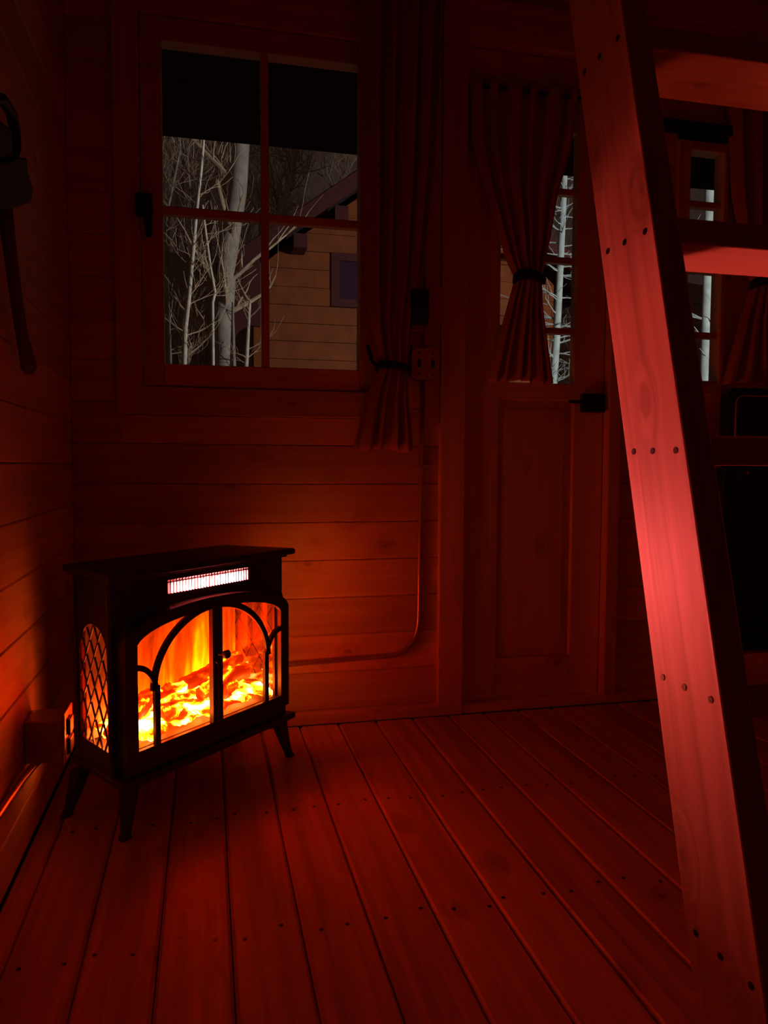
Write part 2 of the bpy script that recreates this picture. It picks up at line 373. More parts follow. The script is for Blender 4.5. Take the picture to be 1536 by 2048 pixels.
# casing
yc0, yc1 = YB-0.02, YB+0.06
wpart('casing', 'pine_z', wl, s_l-0.004, yc0, yc1, wb, wt); wpart('casing', 'pine_z', s_r+0.004, wr, yc0, yc1, wb, wt)
wpart('casing', 'pine_x', s_l-0.004, s_r+0.004, yc0, yc1, wb, s_b-0.004); wpart('casing', 'pine_x', s_l-0.004, s_r+0.004, yc0, yc1, s_t+0.004, wt)
ys0, ys1 = YB-0.012, YB+0.045
wpart('sash_stile', 'pine_z', s_l, g_l, ys0, ys1, s_b, s_t); wpart('sash_stile', 'pine_z', g_r, s_r, ys0, ys1, s_b, s_t)
wpart('sash_rail', 'pine_x', g_l, g_r, ys0, ys1, s_b, g_b); wpart('sash_rail', 'pine_x', g_l, g_r, ys0, ys1, g_t, s_t)
mxp = atY(531, 500, YB).x; mzp = atY(520, 433, YB).z
wpart('muntin', 'pine_z', mxp-0.012, mxp+0.012, YB+0.005, YB+0.038, g_b, g_t, 0.003)
wpart('muntin', 'pine_x', g_l, mxp-0.012, YB+0.006, YB+0.037, mzp-0.013, mzp+0.013, 0.003); wpart('muntin', 'pine_x', mxp+0.012, g_r, YB+0.006, YB+0.037, mzp-0.013, mzp+0.013, 0.003)
for xa, xb in ((g_l, mxp-0.012), (mxp+0.012, g_r)):
    for za, zb in ((g_b, mzp-0.013), (mzp+0.013, g_t)):
        wpart('pane', 'glass', xa, xb, YB+0.024, YB+0.027, za, zb, 0)
# handle
h0, h1 = atY(270, 384, YB-0.05), atY(305, 432, YB-0.05)
hb = wpart('handle', 'iron', h0.x, h1.x, YB-0.058, YB-0.0205, h1.z, h0.z, 0.008); hb['label'] = 'black window latch block'
lv0, lv1 = atY(290, 425, YB-0.06), atY(305, 475, YB-0.06)
lv = wpart('lever', 'iron', lv0.x, lv1.x, YB-0.07, YB-0.055, lv1.z, lv0.z, 0.005)

# ------------------------------------------------------------------ door
DY = YB + 0.022                                  # front of the door leaf
D = tag(empty('door_1', ((dx0+dx1)/2, DY, 0.03)), 'panelled pine door with a narrow glazed light', kind='structure')
def dpart(*a, **k): return wpart(*a, parent=D, **k)
dl, dr = dx0+0.001, dx1-0.001
q_l, q_r = atY(1001, 600, DY).x, atY(1151, 600, DY).x
q_b, q_t = atY(1110, 767, DY).z, atY(1120, 262, DY).z
p_l, p_r = atY(998, 1000, DY).x, atY(1144, 1000, DY).x
p_b, p_t = atY(1070, 1313, DY).z, atY(1070, 800, DY).z
DB, DT = 0.0305, dt-0.0005
dpart('stile', 'pine_z', dl, min(q_l, p_l), DY, DY+0.04, DB, DT); dpart('stile', 'pine_z', max(q_r, p_r), dr, DY, DY+0.04, DB, DT)
xa, xb = min(q_l, p_l), max(q_r, p_r)
dpart('rail', 'pine_x', xa, xb, DY, DY+0.04, DB, p_b); dpart('rail', 'pine_x', xa, xb, DY, DY+0.04, p_t, q_b); dpart('rail', 'pine_x', xa, xb, DY, DY+0.04, q_t, DT)
bm = bmesh.new()   # raised panel
i_ = 0.035
vo = [bm.verts.new(c) for c in ((xa, DY+0.018, p_b), (xb, DY+0.018, p_b), (xb, DY+0.018, p_t), (xa, DY+0.018, p_t))]
vi = [bm.verts.new(c) for c in ((xa+i_, DY+0.006, p_b+i_), (xb-i_, DY+0.006, p_b+i_), (xb-i_, DY+0.006, p_t-i_), (xa+i_, DY+0.006, p_t-i_))]
vb = [bm.verts.new((v.co.x, DY+0.03, v.co.z)) for v in vo]
bm.faces.new(vi); bm.faces.new(vb[::-1])
for k in range(4):
    bm.faces.new((vo[k], vo[(k+1) % 4], vi[(k+1) % 4], vi[k])); bm.faces.new((vb[k], vb[(k+1) % 4], vo[(k+1) % 4], vo[k]))
o = mkobj('panel', bm, 'pine_z', D); o.matrix_parent_inverse = Matrix.Translation(-D.location)
zc_ = [q_b] + [atY(1120, y, DY).z for y in (661, 519, 381)] + [q_t]
for z in zc_[1:4]: dpart('muntin', 'pine_x', xa, xb, DY+0.006, DY+0.034, z-0.0105, z+0.0105, bevel=0.002)
for za, zb in zip(zc_, zc_[1:]):
    dpart('pane', 'glass', xa, xb, DY+0.019, DY+0.022, za+0.0105, zb-0.0105, bevel=0)
k0, k1 = atY(1168, 787, DY-0.03), atY(1210, 825, DY-0.03)
lk = dpart('lock_case', 'iron', k0.x, k1.x, DY-0.034, DY, k1.z, k0.z, bevel=0.004); lk['label'] = 'black box lock'
n0, n1 = atY(1139, 800, DY-0.045), atY(1172, 807, DY-0.045)
dpart('handle', 'iron', n0.x, n1.x, DY-0.05, DY-0.034, n1.z, n0.z, bevel=0.003)

# ------------------------------------------------------------------ side window
W2 = tag(empty('window_2', ((w2l+w2r)/2, YB, w2b)), 'narrow paned side light beyond the ladder', kind='structure')
e0, e1 = atY(1374, 500, YB).x, atY(1438, 600, YB).x
f0, f1 = atY(1420, 768, YB).z, atY(1400, 303, YB).z
def w2(*a, **k): return wpart(*a, parent=W2, **k)
w2('casing', 'pine_z', w2l, e0, YB-0.012, YB+0.05, w2b, w2t); w2('casing', 'pine_z', e1, w2r, YB-0.012, YB+0.05, w2b, w2t)
w2('casing', 'pine_x', e0, e1, YB-0.012, YB+0.05, w2b, f0); w2('casing', 'pine_x', e0, e1, YB-0.012, YB+0.05, f1, w2t)
zz = [f0] + [atY(1410, y, YB).z for y in (670, 540, 408)] + [f1]
for z in zz[1:4]: w2('muntin', 'pine_x', e0, e1, YB+0.005, YB+0.035, z-0.011, z+0.011, bevel=0.002)
for za, zb in zip(zz, zz[1:]): w2('pane', 'glass', e0, e1, YB+0.018, YB+0.021, za+0.011, zb-0.011, bevel=0)
r0, r1 = atY(1328, 247, YB-0.03), atY(1466, 262, YB-0.03)
o = w2('head_bar', 'iron', r0.x, r1.x, YB-0.035, YB, (r0.z+r1.z)/2-0.018, (r0.z+r1.z)/2+0.018, bevel=0.003); o['label'] = 'flat black bar above the panes'

# ------------------------------------------------------------------ curtains
def curtain(name, label, rows, Y, folds, amp, tie_i, seed, group=None):
    """rows: (y pixel, left pixel, right pixel); cloth gathered into folds, tied at row tie_i"""
    rnd = random.Random(seed)
    root = empty(name); bm = bmesh.new()
    R = []
    for y, xl, xr in rows:
        a, b = atY(xl, y, Y), atY(xr, y, Y); R.append(((a.z+b.z)/2, a.x, b.x))
    R.sort(key=lambda r: -r[0]); zt = [r[0] for r in R]
    NV, NU = 70, 90
    ph = [rnd.uniform(0, 6.28) for _ in range(4)]; wmax = max(r[2]-r[1] for r in R)
    ztie = [r for r in sorted(R, key=lambda r: r[2]-r[1])][0][0]
    G = []
    for j in range(NV+1):
        z = zt[0] + (zt[-1]-zt[0])*j/NV
        xs = np.array([r[0] for r in R][::-1])
        xl = np.interp(z, xs, [r[1] for r in R][::-1]); xr = np.interp(z, xs, [r[2] for r in R][::-1])
        g = (xr-xl)/wmax; row = []
        for i in range(NU+1):
            u = i/NU
            uu = u + 0.022*math.sin(2*math.pi*folds*0.5*u + ph[0]) + 0.012*math.sin(5*z + ph[1])*(1-abs(2*u-1))
            f = math.sin(2*math.pi*folds*uu + ph[2] + 0.5*math.sin(2.2*z+ph[3])) + 0.35*math.sin(2*math.pi*folds*1.9*uu + ph[3])
            d = amp*(0.5 + 0.65*g)*f + 0.018*(1-g)*math.cos(math.pi*(u-0.5))
            row.append(bm.verts.new((xl + (xr-xl)*min(1, max(0, u + 0.01*math.cos(2*math.pi*folds*uu)*(u*(1-u)*4))), Y - amp - 0.004 - d, z + 0.006*math.sin(9*u+ph[1])*(j == NV))))
        G.append(row)
    for a, b in zip(G, G[1:]):
        for i in range(NU): bm.faces.new((a[i], a[i+1], b[i+1], b[i]))
    c = mkobj('cloth', bm, 'curtain', root, smooth=True)
    sol = c.modifiers.new('thick', 'SOLIDIFY'); sol.thickness = 0.002
    # tie
    tr = sorted(R, key=lambda r: r[2]-r[1])[0]; cx, hw = (tr[1]+tr[2])/2, (tr[2]-tr[1])/2 + 0.004
    bm = bmesh.new(); N = 20; rings = []
    hh = 0.012 if tie_i == 0 else 0.016
    for k in range(N):
        a = 2*math.pi*k/N
        p = Vector((cx + hw*math.cos(a), Y - amp - 0.012 + (amp*1.6+0.022)*math.sin(a), tr[0] + 0.006*math.sin(2*a)))
        n = Vector((math.cos(a), math.sin(a), 0))
        rings.append([bm.verts.new(p + n*s + Vector((0, 0, q))) for s, q in ((-0.003, -hh), (0.004, -hh), (0.006, 0), (0.004, hh), (-0.003, hh))])
    for k in range(N):
        a, b = rings[k], rings[(k+1) % N]
        for q in range(5): bm.faces.new((a[q], a[(q+1) % 5], b[(q+1) % 5], b[q]))
    t = mkobj('tie', bm, 'tie', root, smooth=True); t['label'] = 'black tie-back cord'
    tag(root, label, 'curtain', group)
    return root, tr
c1, tr1 = curtain('tied_curtain', 'long plain curtain hanging over the edge of the four-pane window, tied low', [(-90, 716, 884), (150, 716, 876), (330, 718, 866), (560, 722, 842), (660, 732, 822), (738, 752, 812), (800, 727, 815), (902, 703, 826)], YB-0.04, 4.5, 0.02, 0, 3)
bm = bmesh.new(); pa = Vector((tr1[2]-0.004, YB-0.055, tr1[0])); pb = atY(821, 690, YB-0.03)
tube(bm, [pa, (pa+pb)/2 + Vector((0.004, 0, -0.02)), pb], 0.007, 6); o = mkobj('tie_end', bm, 'tie', c1)
bm = bmesh.new(); pa = Vector((tr1[1]+0.004, YB-0.055, tr1[0])); pb = atY(735, 690, YB-0.025)
tube(bm, [pa, (pa+pb)/2 + Vector((-0.004, 0, -0.012)), pb], 0.006, 6); o = mkobj('tie_end', bm, 'tie', c1)
c2, tr2 = curtain('tied_curtain', 'short curtain on the panelled door, gathered at the middle by a black tie', [(172, 934, 1156), (300, 940, 1136), (382, 962, 1111), (470, 990, 1096), (525, 1008, 1084), (562, 1026, 1077), (620, 1010, 1080), (700, 988, 1090), (766, 971, 1099)], DY-0.012, 5.5, 0.017, 1, 11)
c3, tr3 = curtain('tied_curtain', 'short curtain beyond the ladder, above the black cases', [(215, 1452, 1625), (400, 1462, 1605), (500, 1480, 1575), (574, 1498, 1552), (650, 1475, 1565), (772, 1442, 1605)], YB-0.015, 5.0, 0.017, 1, 23)
# rods (part of each curtain)
def rod(root, xa, xb, y, Y, r=0.006):
    bm = bmesh.new(); a, b = atY(xa, y, Y), atY(xb, y, Y); b.z = a.z
    tube(bm, [a, b], r, 8); mkobj('rod', bm, 'iron', root)
rod(c2, 928, 1165, 168, DY-0.03); rod(c3, 1448, 1640, 208, YB-0.03)
a = atY(700, 0, YB-0.04); bm = bmesh.new(); zr = atY(800, -86, YB-0.04).z
tube(bm, [(wl, YB-0.06, zr), (wr+0.27, YB-0.06, zr)], 0.008, 8); mkobj('rod', bm, 'iron', c1)

# ------------------------------------------------------------------ electrical fittings on the back wall
YM = YB - 0.014
p = atY(851, 728, YM-0.035)
E1 = tag(empty('switch_box', (p.x, YM, p.z)), 'octagonal electrical box with two dark slots beside the door casing', 'electrical box')
bm = bmesh.new(); c_ = 0.014; hw, hh = 0.047, 0.05
octo = [(-hw+c_, -hh), (hw-c_, -hh), (hw, -hh+c_), (hw, hh-c_), (hw-c_, hh), (-hw+c_, hh), (-hw, hh-c_), (-hw, -hh+c_)]
prism(bm, octo, -0.034, 0.0); mkobj('box', bm, 'steel', E1)
bm = bmesh.new(); prism(bm, [(x*1.03, z*1.03) for x, z in octo], -0.038, -0.0345); mkobj('plate', bm, 'plate', E1, bevel=0.0015)
for sx in (-0.023, 0.024):
    bx('slot', 'plastic', E1, sx-0.0055, sx+0.0055, -0.0405, -0.038, -0.012, 0.014, bevel=0.001)
    for sz in (-0.034, 0.034):
        bm = bmesh.new(); disc(bm, (sx, -0.0395, sz), 0.0035, 1, 0.0016, 10); mkobj('screw', bm, 'screw', E1)
p = atY(848, 612, YM-0.03)
E2 = tag(empty('wall_adapter', (p.x, YM, p.z)), 'dark boxy adapter on a small plate above the octagonal box', 'adapter')
q0, q1 = atY(858, 575, YM-0.012), atY(883, 650, YM-0.012)
bm = bmesh.new(); prism(bm, [(q0.x-p.x-0.02, q1.z-p.z), (q1.x-p.x, q1.z-p.z), (q1.x-p.x, q0.z-p.z), (q0.x-p.x-0.02, q0.z-p.z)], -0.03, 0); mkobj('plate', bm, 'plate', E2, bevel=0.003)
q0, q1 = atY(820, 578, YM-0.06), atY(850, 648, YM-0.06)
bm = bmesh.new(); prism(bm, [(q0.x-p.x, q1.z-p.z), (q1.x-p.x+0.01, q1.z-p.z), (q1.x-p.x+0.01, q0.z-p.z), (q0.x-p.x, q0.z-p.z)], -0.075, -0.031); mkobj('body', bm, 'plastic', E2, bevel=0.005)
q0, q1 = atY(848, 655, YM-0.01), atY(876, 692, YM-0.01)
bx('cover', 'plate', E2, q0.x-p.x, q1.x-p.x, -0.012, 0, q1.z-p.z, q0.z-p.z-0.004, bevel=0.002)
# conduit: down the wall, round a bend, behind the stove
bm = bmesh.new(); pts = [atY(846, 762, YB-0.013), atY(843, 900, YB-0.013), atY(838, 1230, YB-0.013)]
cb = [(837, 1250), (832, 1271), (822, 1288), (808, 1301), (790, 1310), (760, 1313), (690, 1319), (620, 1325), (572, 1329), (520, 1334)]
pts += [atY(x, y, YB-0.013) for x, y in cb]
tube(bm, pts, 0.0085, 10)
C1 = empty('conduit', (pts[0].x, YB, pts[-1].z)); tag(C1, 'thin metal conduit dropping from the octagonal box and bending toward the stove', 'conduit')
o = mkobj('pipe', bm, 'conduit', C1, smooth=True); o.matrix_parent_inverse = Matrix.Translation(-C1.location)
q = atY(842, 932, YB-0.013); bm = bmesh.new(); box(bm, q.x-0.011, q.x+0.026, YB-0.0245, YB-0.001, q.z-0.006, q.z+0.006); o = mkobj('clip', bm, 'steel', C1, bevel=0.002); o.matrix_parent_inverse = Matrix.Translation(-C1.location)

# ------------------------------------------------------------------ outlet box on the left wall
b0 = at(58, 1440, 0, XL); 
OB = tag(empty('outlet_box', (XL, 1.83, 0.2)), 'metal outlet box on the left wall beside the stove', 'electrical box')
oz0, oz1, oy0, oy1 = 0.195, 0.292, 1.785, 1.875; ox = 0.082
def lp(name, mat, x0, x1, y0, y1, z0, z1, bevel=0.004, parent=OB):
    o = bx(name, mat, None, x0, x1, y0, y1, z0, z1, bevel=bevel); o.parent = parent; o.matrix_parent_inverse = Matrix.Translation(-parent.location); return o
lp('box', 'steel', XL, XL+ox, oy0, oy1, oz0, oz1); lp('cover_plate', 'chrome', XL+ox, XL+ox+0.005, oy0-0.004, oy1+0.004, oz0-0.004, oz1+0.012, 0.003)
lp('receptacle', 'plastic', XL+ox+0.005, XL+ox+0.012, oy0+0.022, oy1-0.022, oz0+0.008, oz0+0.045, 0.004); lp('receptacle', 'plastic', XL+ox+0.005, XL+ox+0.012, oy0+0.022, oy1-0.022, oz0+0.052, oz0+0.089, 0.004)
bm = bmesh.new(); pl = [Vector((XL+0.035, 1.825, oz0+0.002))] + [at(x, y, 0, XL+o_) for x, y, o_ in ((70, 1528, 0.03), (52, 1550, 0.022), (36, 1572, 0.016), (20, 1596, 0.0125), (0, 1626, 0.011), (-120, 1806, 0.011), (-300, 2080, 0.011))]
tube(bm, pl, 0.008, 8); tag(mkobj('conduit', bm, 'conduit', smooth=True), 'short conduit running from the left wall outlet box toward the floor', 'conduit')

# ------------------------------------------------------------------ tool hanging on the left wall
TX = XL + 0.03
T = tag(empty('hanging_tool', tuple(at(25, 740, 0, TX))), 'dark long-handled tool hanging on the left wall, blocky head up', 'tool')
def tpt(x, y, dx=0): 
    return at(x, y, 0, TX+dx)
def tobj(name, bm, mat, sm=False, bevel=0.0):
    o = mkobj(name, bm, mat, T, smooth=sm, bevel=bevel); o.matrix_parent_inverse = Matrix.Translation(-T.location); return o
bm = bmesh.new(); hp = [tpt(8, 405), tpt(20, 500), tpt(33, 600), tpt(44, 670), tpt(52, 705), tpt(58, 735), tpt(58, 747)]
tube(bm, hp, [0.014, 0.0125, 0.012, 0.012, 0.0145, 0.017, 0.009], 10); tobj('handle', bm, 'handle_wood', True)
def slab(bm, px, t0, t1):
    a = [bm.verts.new(at(x, y, 0, TX+t0)) for x, y in px]; b = [bm.verts.new(at(x, y, 0, TX+t1)) for x, y in px]
    n = len(px); bm.faces.new(a); bm.faces.new(b[::-1])
    for i in range(n): bm.faces.new((a[i], b[i], b[(i+1) % n], a[(i+1) % n]))
bm = bmesh.new(); slab(bm, [(-40, 330), (20, 322), (34, 314), (54, 316), (56, 345), (66, 380), (62, 404), (30, 416), (-30, 422), (-60, 400)], -0.018, 0.022); tobj('head', bm, 'iron', bevel=0.004)
bm = bmesh.new(); tube(bm, [tpt(20, 325), tpt(31, 300), tpt(30, 262), tpt(22, 225), tpt(4, 198), tpt(-18, 200), tpt(-34, 240), tpt(-36, 330)], 0.011, 8); tobj('strap', bm, 'iron', True)
bm = bmesh.new(); slab(bm, [(-34, 240), (2, 242), (24, 262), (26, 322), (-36, 332)], -0.008, 0.008); tobj('sheath', bm, 'plastic', bevel=0.003)

# ------------------------------------------------------------------ ladder
LX = 0.56; ST = 0.038
n_a, n_b = at(1312, 480, 0, LX), at(1528, 1985, 0, LX)     # near edge of the stringer
fa, fb = at(1196, 480, 0, LX), at(1385, 1950, 0, LX)       # far edge
dirv = (n_a-n_b).normalized(); dirv.x = 0; dirv.normalize()
tilt = math.atan2(dirv.y, dirv.z)
perp = Vector((0, math.cos(tilt), -math.sin(tilt)))
SW = ((fa-n_a).dot(perp) + (fb-n_b).dot(perp))/2
foot = n_b - dirv*(n_b.z/dirv.z)                           # near edge reaches the floor here
LLEN = 2.35
LD = tag(empty('loft_ladder', (LX, foot.y, 0)), 'leaning pine loft ladder with broad side rails and flat treads', 'ladder')
LD.rotation_euler = (-tilt, 0, 0)
LWD = 0.50
# local frame: z along the rail, y across the rail width, x across the ladder
def rail(x0):
    bm = bmesh.new()
    z_bot0 = 0.0; z_bot1 = SW*math.tan(tilt)
    prof = [(0, z_bot0), (SW, z_bot1), (SW, LLEN), (0, LLEN)]
    a = [bm.verts.new((x0, y, z)) for y, z in prof]; b = [bm.verts.new((x0+ST, y, z)) for y, z in prof]
    bm.faces.new(a); bm.faces.new(b[::-1])
    for i in range(4): bm.faces.new((a[i], b[i], b[(i+1) % 4], a[(i+1) % 4]))
    return mkobj('side_rail', bm, 'ladder', LD, bevel=0.003)
railL = rail(0); railR = rail(ST+LWD)
# treads are level: sheared boxes in the leaning frame
zt_list = []
pz = at(1480, 496, 1, 1.0)
def tread_at(zworld):
    """level tread whose underside is at zworld"""
    bm = bmesh.new(); cs, sn = math.cos(tilt), math.sin(tilt)
    def loc(Y, Z):   # world offsets from the foot -> leaning frame
        return (Y*cs - Z*sn, Y*sn + Z*cs)
    tY = lambda Z: Z*math.tan(tilt)
    y_n = tY(zworld) + 0.004; y_f = y_n + SW/cs - 0.008
    th = 0.036
    prof = [loc(y_n, zworld), loc(y_f, zworld), loc(y_f + th*math.tan(tilt), zworld+th), loc(y_n + th*math.tan(tilt), zworld+th)]
    a = [bm.verts.new((ST, y, z)) for y, z in prof]; b = [bm.verts.new((ST+LWD, y, z)) for y, z in prof]
    bm.faces.new(a); bm.faces.new(b[::-1])
    for i in range(4): bm.faces.new((a[i], b[i], b[(i+1) % 4], a[(i+1) % 4]))
    o = mkobj('tread', bm, 'ladder_x', LD, bevel=0.003)
    # screws through the rails
    mid = loc((y_n+y_f)/2 + 0.5*th*math.tan(tilt), zworld + th/2)
    for q in (-0.36, 0.02, 0.36):
        bm = bmesh.new(); dy = q*SW
        disc(bm, (-0.0008, mid[0] + dy*cs, mid[1] + dy*sn), 0.0042, 0, 0.004, 10); mkobj('screw', bm, 'screw', railL)
# underside of the upper visible tread from its near edge pixel
def solve_tread(px, py):
    best = None
    for k in range(2000):
        Z = 0.05 + k*0.001
        Y = foot.y + Z*math.tan(tilt) + 0.004
        P = at(px, py, 1, Y)
        e = abs(P.z - Z)
        if best is None or e < best[0]: best = (e, Z)
    return best[1]
z_up = solve_tread(1500, 497); z_lo = solve_tread(1500, 930)
pitch = z_up - z_lo
for k in (-2, -1, 0, 1, 2, 3):
    z = z_lo + k*pitch
    if 0.05 < z < LLEN*math.cos(tilt)-0.05: tread_at(z)

# ------------------------------------------------------------------ black cases and bench on the right
BX0 = atY(1440, 1200, 2.34).x; bz = atY(1480, 1302, 2.34).z; ctop = atY(1480, 937, 2.34).z
BN = tag(empty('low_bench', (BX0+0.3, 2.3, 0)), 'low dark wooden bench under the black cases', 'bench')
def bpart(name, mat, parent, x0, x1, y0, y1, z0, z1, bevel=0.004):
    o = bx(name, mat, None, x0, x1, y0, y1, z0, z1, bevel=bevel); o.parent = parent; o.matrix_parent_inverse = Matrix.Translation(-parent.location); return o
bpart('seat', 'pine_x', BN, BX0-0.03, XR-0.01, 2.24, 2.462, bz-0.035, bz)
for sx in (BX0+0.03, XR-0.06):
    for y0_, y1_ in ((2.26, 2.31), (2.41, 2.46)): bpart('leg', 'pine_z', BN, sx-0.03, sx+0.03, y0_, y1_, 0.0301 if y1_ > 2.469 else 0, bz-0.035)
CA = tag(empty('storage_case', (BX0+0.25, 2.40, bz)), 'tall black case with rounded corners and a small latch, standing on the bench', 'case')
bm = bmesh.new(); wdt, hgt = 0.5, ctop-bz
prism(bm, [(x, z+hgt/2) for x, z in rounded(wdt, hgt, 0.03)], -0.06, 0.06); mkobj('shell', bm, 'plastic', CA, bevel=0.006)
lq = atY(1490, 936, 2.34); lx = lq.x-(BX0+0.25)
bx('latch', 'iron', CA, lx-0.035, lx+0.04, -0.072, -0.06, hgt-0.035, hgt-0.002, bevel=0.004)
bm = bmesh.new(); disc(bm, (lx, -0.076, hgt-0.014), 0.005, 1, 0.004, 10); mkobj('rivet', bm, 'chrome', CA)
ux = atY(1452, 850, 2.37).x; utop = atY(1500, 776, 2.37).z
CB = tag(empty('storage_case', (ux+0.23, 2.40, ctop)), 'smaller black case with a thin pale rim line, on top of the tall case', 'case')
uh = utop-ctop; uw = 0.44
bm = bmesh.new(); prism(bm, [(x, z+uh/2) for x, z in rounded(uw, uh, 0.03)], -0.03, 0.02); mkobj('shell', bm, 'plastic', CB, bevel=0.005)
bm = bmesh.new(); rp = [(x, -0.032, z+uh/2) for x, z in rounded(uw-0.055, uh-0.055, 0.03, 6)]; rp.append(rp[0]); tube(bm, rp, 0.0035, 6, cap=False); mkobj('rim', bm, 'trimline', CB, smooth=True)

# ------------------------------------------------------------------ electric stove
s2 = 2**-0.5
SO = Vector((0.214 - 0.27*s2, 2.19 - 0.27*s2, 0))
S = tag(empty('electric_stove', SO, math.radians(45)), 'black electric stove with arched glass doors, glowing logs and a lit heater grille', 'stove')
YBODY, YBK, XB = 0.035, 0.238, 0.304
ZB, ZT = 0.135, 0.592
KS = 0.25                                                  # the sides draw in toward the back
xs_ = lambda y: XB - KS*max(0.0, y-YBODY)
def trap(name, mat, y0, y1, z0, z1, over=0.0, parent=None, bevel=0.0):
    bm = bmesh.new(); a, b = xs_(y0)+over, xs_(y1)+over
    v = [bm.verts.new((x, y, z)) for z in (z0, z1) for x, y in ((-a, y0), (a, y0), (b, y1), (-b, y1))]
    for f in ((0, 3, 2, 1), (4, 5, 6, 7), (0, 1, 5, 4), (1, 2, 6, 5), (2, 3, 7, 6), (3, 0, 4, 7)): bm.faces.new([v[i] for i in f])
    return mkobj(name, bm, mat, parent, bevel=bevel)
a_in = lambda x: 0.43 + 0.064*max(0.0, 1-(x/0.262)**2)**0.45
a_out = lambda x: 0.447 + 0.075*max(0.0, 1-(x/0.293)**2)**0.45
# body front plate with arched opening and grille slot
bm = bmesh.new()
gx0, gx1, gz0, gz1 = -0.137, 0.158, 0.5435, 0.577
a_pl = lambda x: a_out(x) - 0.02
xs = sorted(set([round(-0.27 + 0.54*k/36, 5) for k in range(37)] + [gx0, gx1]))
for x0, x1 in zip(xs, xs[1:]):
    ins = x0 >= gx0-1e-6 and x1 <= gx1+1e-6
    prism(bm, [(x0, a_pl(x0)), (x1, a_pl(x1)), (x1, gz0 if ins else ZT), (x0, gz0 if ins else ZT)], YBODY, YBODY+0.008)
    if ins: prism(bm, [(x0, gz1), (x1, gz1), (x1, ZT), (x0, ZT)], YBODY, YBODY+0.008)
for sg in (-1, 1):
    x0, x1 = sorted((sg*0.27, sg*XB)); prism(bm, [(x0, ZB), (x1, ZB), (x1, ZT), (x0, ZT)], YBODY, YBODY+0.008)
prism(bm, [(-0.27, ZB), (0.27, ZB), (0.27, 0.175), (-0.27, 0.175)], YBODY, YBODY+0.008)
mkobj('front_plate', bm, 'stove', S)
# sides with arched lattice windows (drawn in y,z)
LY0, LY1, LZ0 = 0.052, 0.206, 0.192
lym = (LY0+LY1)/2; lhw = (LY1-LY0)/2
l_arch = lambda y: 0.405 + 0.078*max(0.0, 1-((y-lym)/lhw)**2)**0.5
for sg in (-1, 1):
    bm = bmesh.new(); xo, xi = sg*XB, sg*(XB-0.006)
    def yprism(poly):
        a = [bm.verts.new((sg*xs_(y), y, z)) for y, z in poly]; b = [bm.verts.new((sg*(xs_(y)-0.006), y, z)) for y, z in poly]; n = len(poly)
        bm.faces.new(a); bm.faces.new(b[::-1])
        for i in range(n): bm.faces.new((a[i], b[i], b[(i+1) % n], a[(i+1) % n]))
    y0, y1 = YBODY+0.008, YBK
    yprism([(y0, ZB), (LY0, ZB), (LY0, ZT), (y0, ZT)]); yprism([(LY1, ZB), (y1, ZB), (y1, ZT), (LY1, ZT)]); yprism([(LY0, ZB), (LY1, ZB), (LY1, LZ0), (LY0, LZ0)])
    ys = [LY0 + (LY1-LY0)*k/16 for k in range(17)]
    for p_, q_ in zip(ys, ys[1:]): yprism([(p_, l_arch(p_)), (q_, l_arch(q_)), (q_, ZT), (p_, ZT)])
    side = mkobj('side_panel', bm, 'stove', S)
    # lattice bars clipped to the arch
    xm = sg*(XB-0.003)
    for fam in (1, -1):
        for k in range(-8, 14):
            slope = 1.75*fam; c0 = LZ0 + k*0.076 - slope*(LY0 if fam > 0 else LY1)
            seg = []
            for j in range(61):
                y = LY0 + (LY1-LY0)*j/60; z = slope*y + c0
                if LZ0-0.004 <= z <= l_arch(y)+0.003: seg.append((y, z))
            if len(seg) < 4: continue
            bm = bmesh.new(); p0, p1 = seg[0], seg[-1]
            d = Vector((0, p1[0]-p0[0], p1[1]-p0[1])).normalized(); nrm = Vector((0, -d.z, d.y))*0.0019; tx = Vector((0.0016, 0, 0))
            ends = []
            for pp in (p0, p1):
                c = Vector((sg*(xs_(pp[0])-0.003) + 0.0012*fam, pp[0], pp[1])); ends.append([bm.verts.new(c+nrm+tx), bm.verts.new(c-nrm+tx), bm.verts.new(c-nrm-tx), bm.verts.new(c+nrm-tx)])
            bm.faces.new(ends[0]); bm.faces.new(ends[1][::-1])
            for i in range(4): bm.faces.new((ends[0][i], ends[0][(i+1) % 4], ends[1][(i+1) % 4], ends[1][i]))
            mkobj('lattice_bar', bm, 'stove', side)
    bm = bmesh.new(); gq = [(sg*(xs_(y)-o_), y, z) for o_ in (0.010, 0.012) for y, z in ((LY0-0.005, LZ0-0.004), (LY1+0.005, LZ0-0.004), (LY1+0.005, 0.485), (LY0-0.005, 0.485))]
    gv = [bm.verts.new(c) for c in gq]
    for f in ((0, 1, 2, 3), (7, 6, 5, 4), (0, 4, 5, 1), (1, 5, 6, 2), (2, 6, 7, 3), (3, 7, 4, 0)): bm.faces.new([gv[i] for i in f])
    mkobj('side_glass', bm, 'stove_glass', side)
    for ya in (y0-0.004, LY1+0.012):
        bm = bmesh.new(); xe = xs_(ya); box(bm, min(sg*(xe-0.004), sg*(xe+0.004)), max(sg*(xe-0.004), sg*(xe+0.004)), ya, ya+0.008, ZB+0.02, ZT-0.01); mkobj('side_moulding', bm, 'stove', side, bevel=0.002)
trap('back_panel', 'stove_in', YBK-0.008, YBK, ZB, ZT, -0.0065, S)
trap('base_plate', 'stove', -0.012, YBK+0.008, ZB-0.02, ZB, 0.008, S, 0.006)
bx('apron', 'stove', S, -0.285, 0.285, 0.004, YBODY-0.0005, ZB, 0.16, bevel=0.004)
trap('top_slab', 'stove', YBODY-0.032, YBK+0.006, 0.6, 0.618, 0.028, S, 0.006)
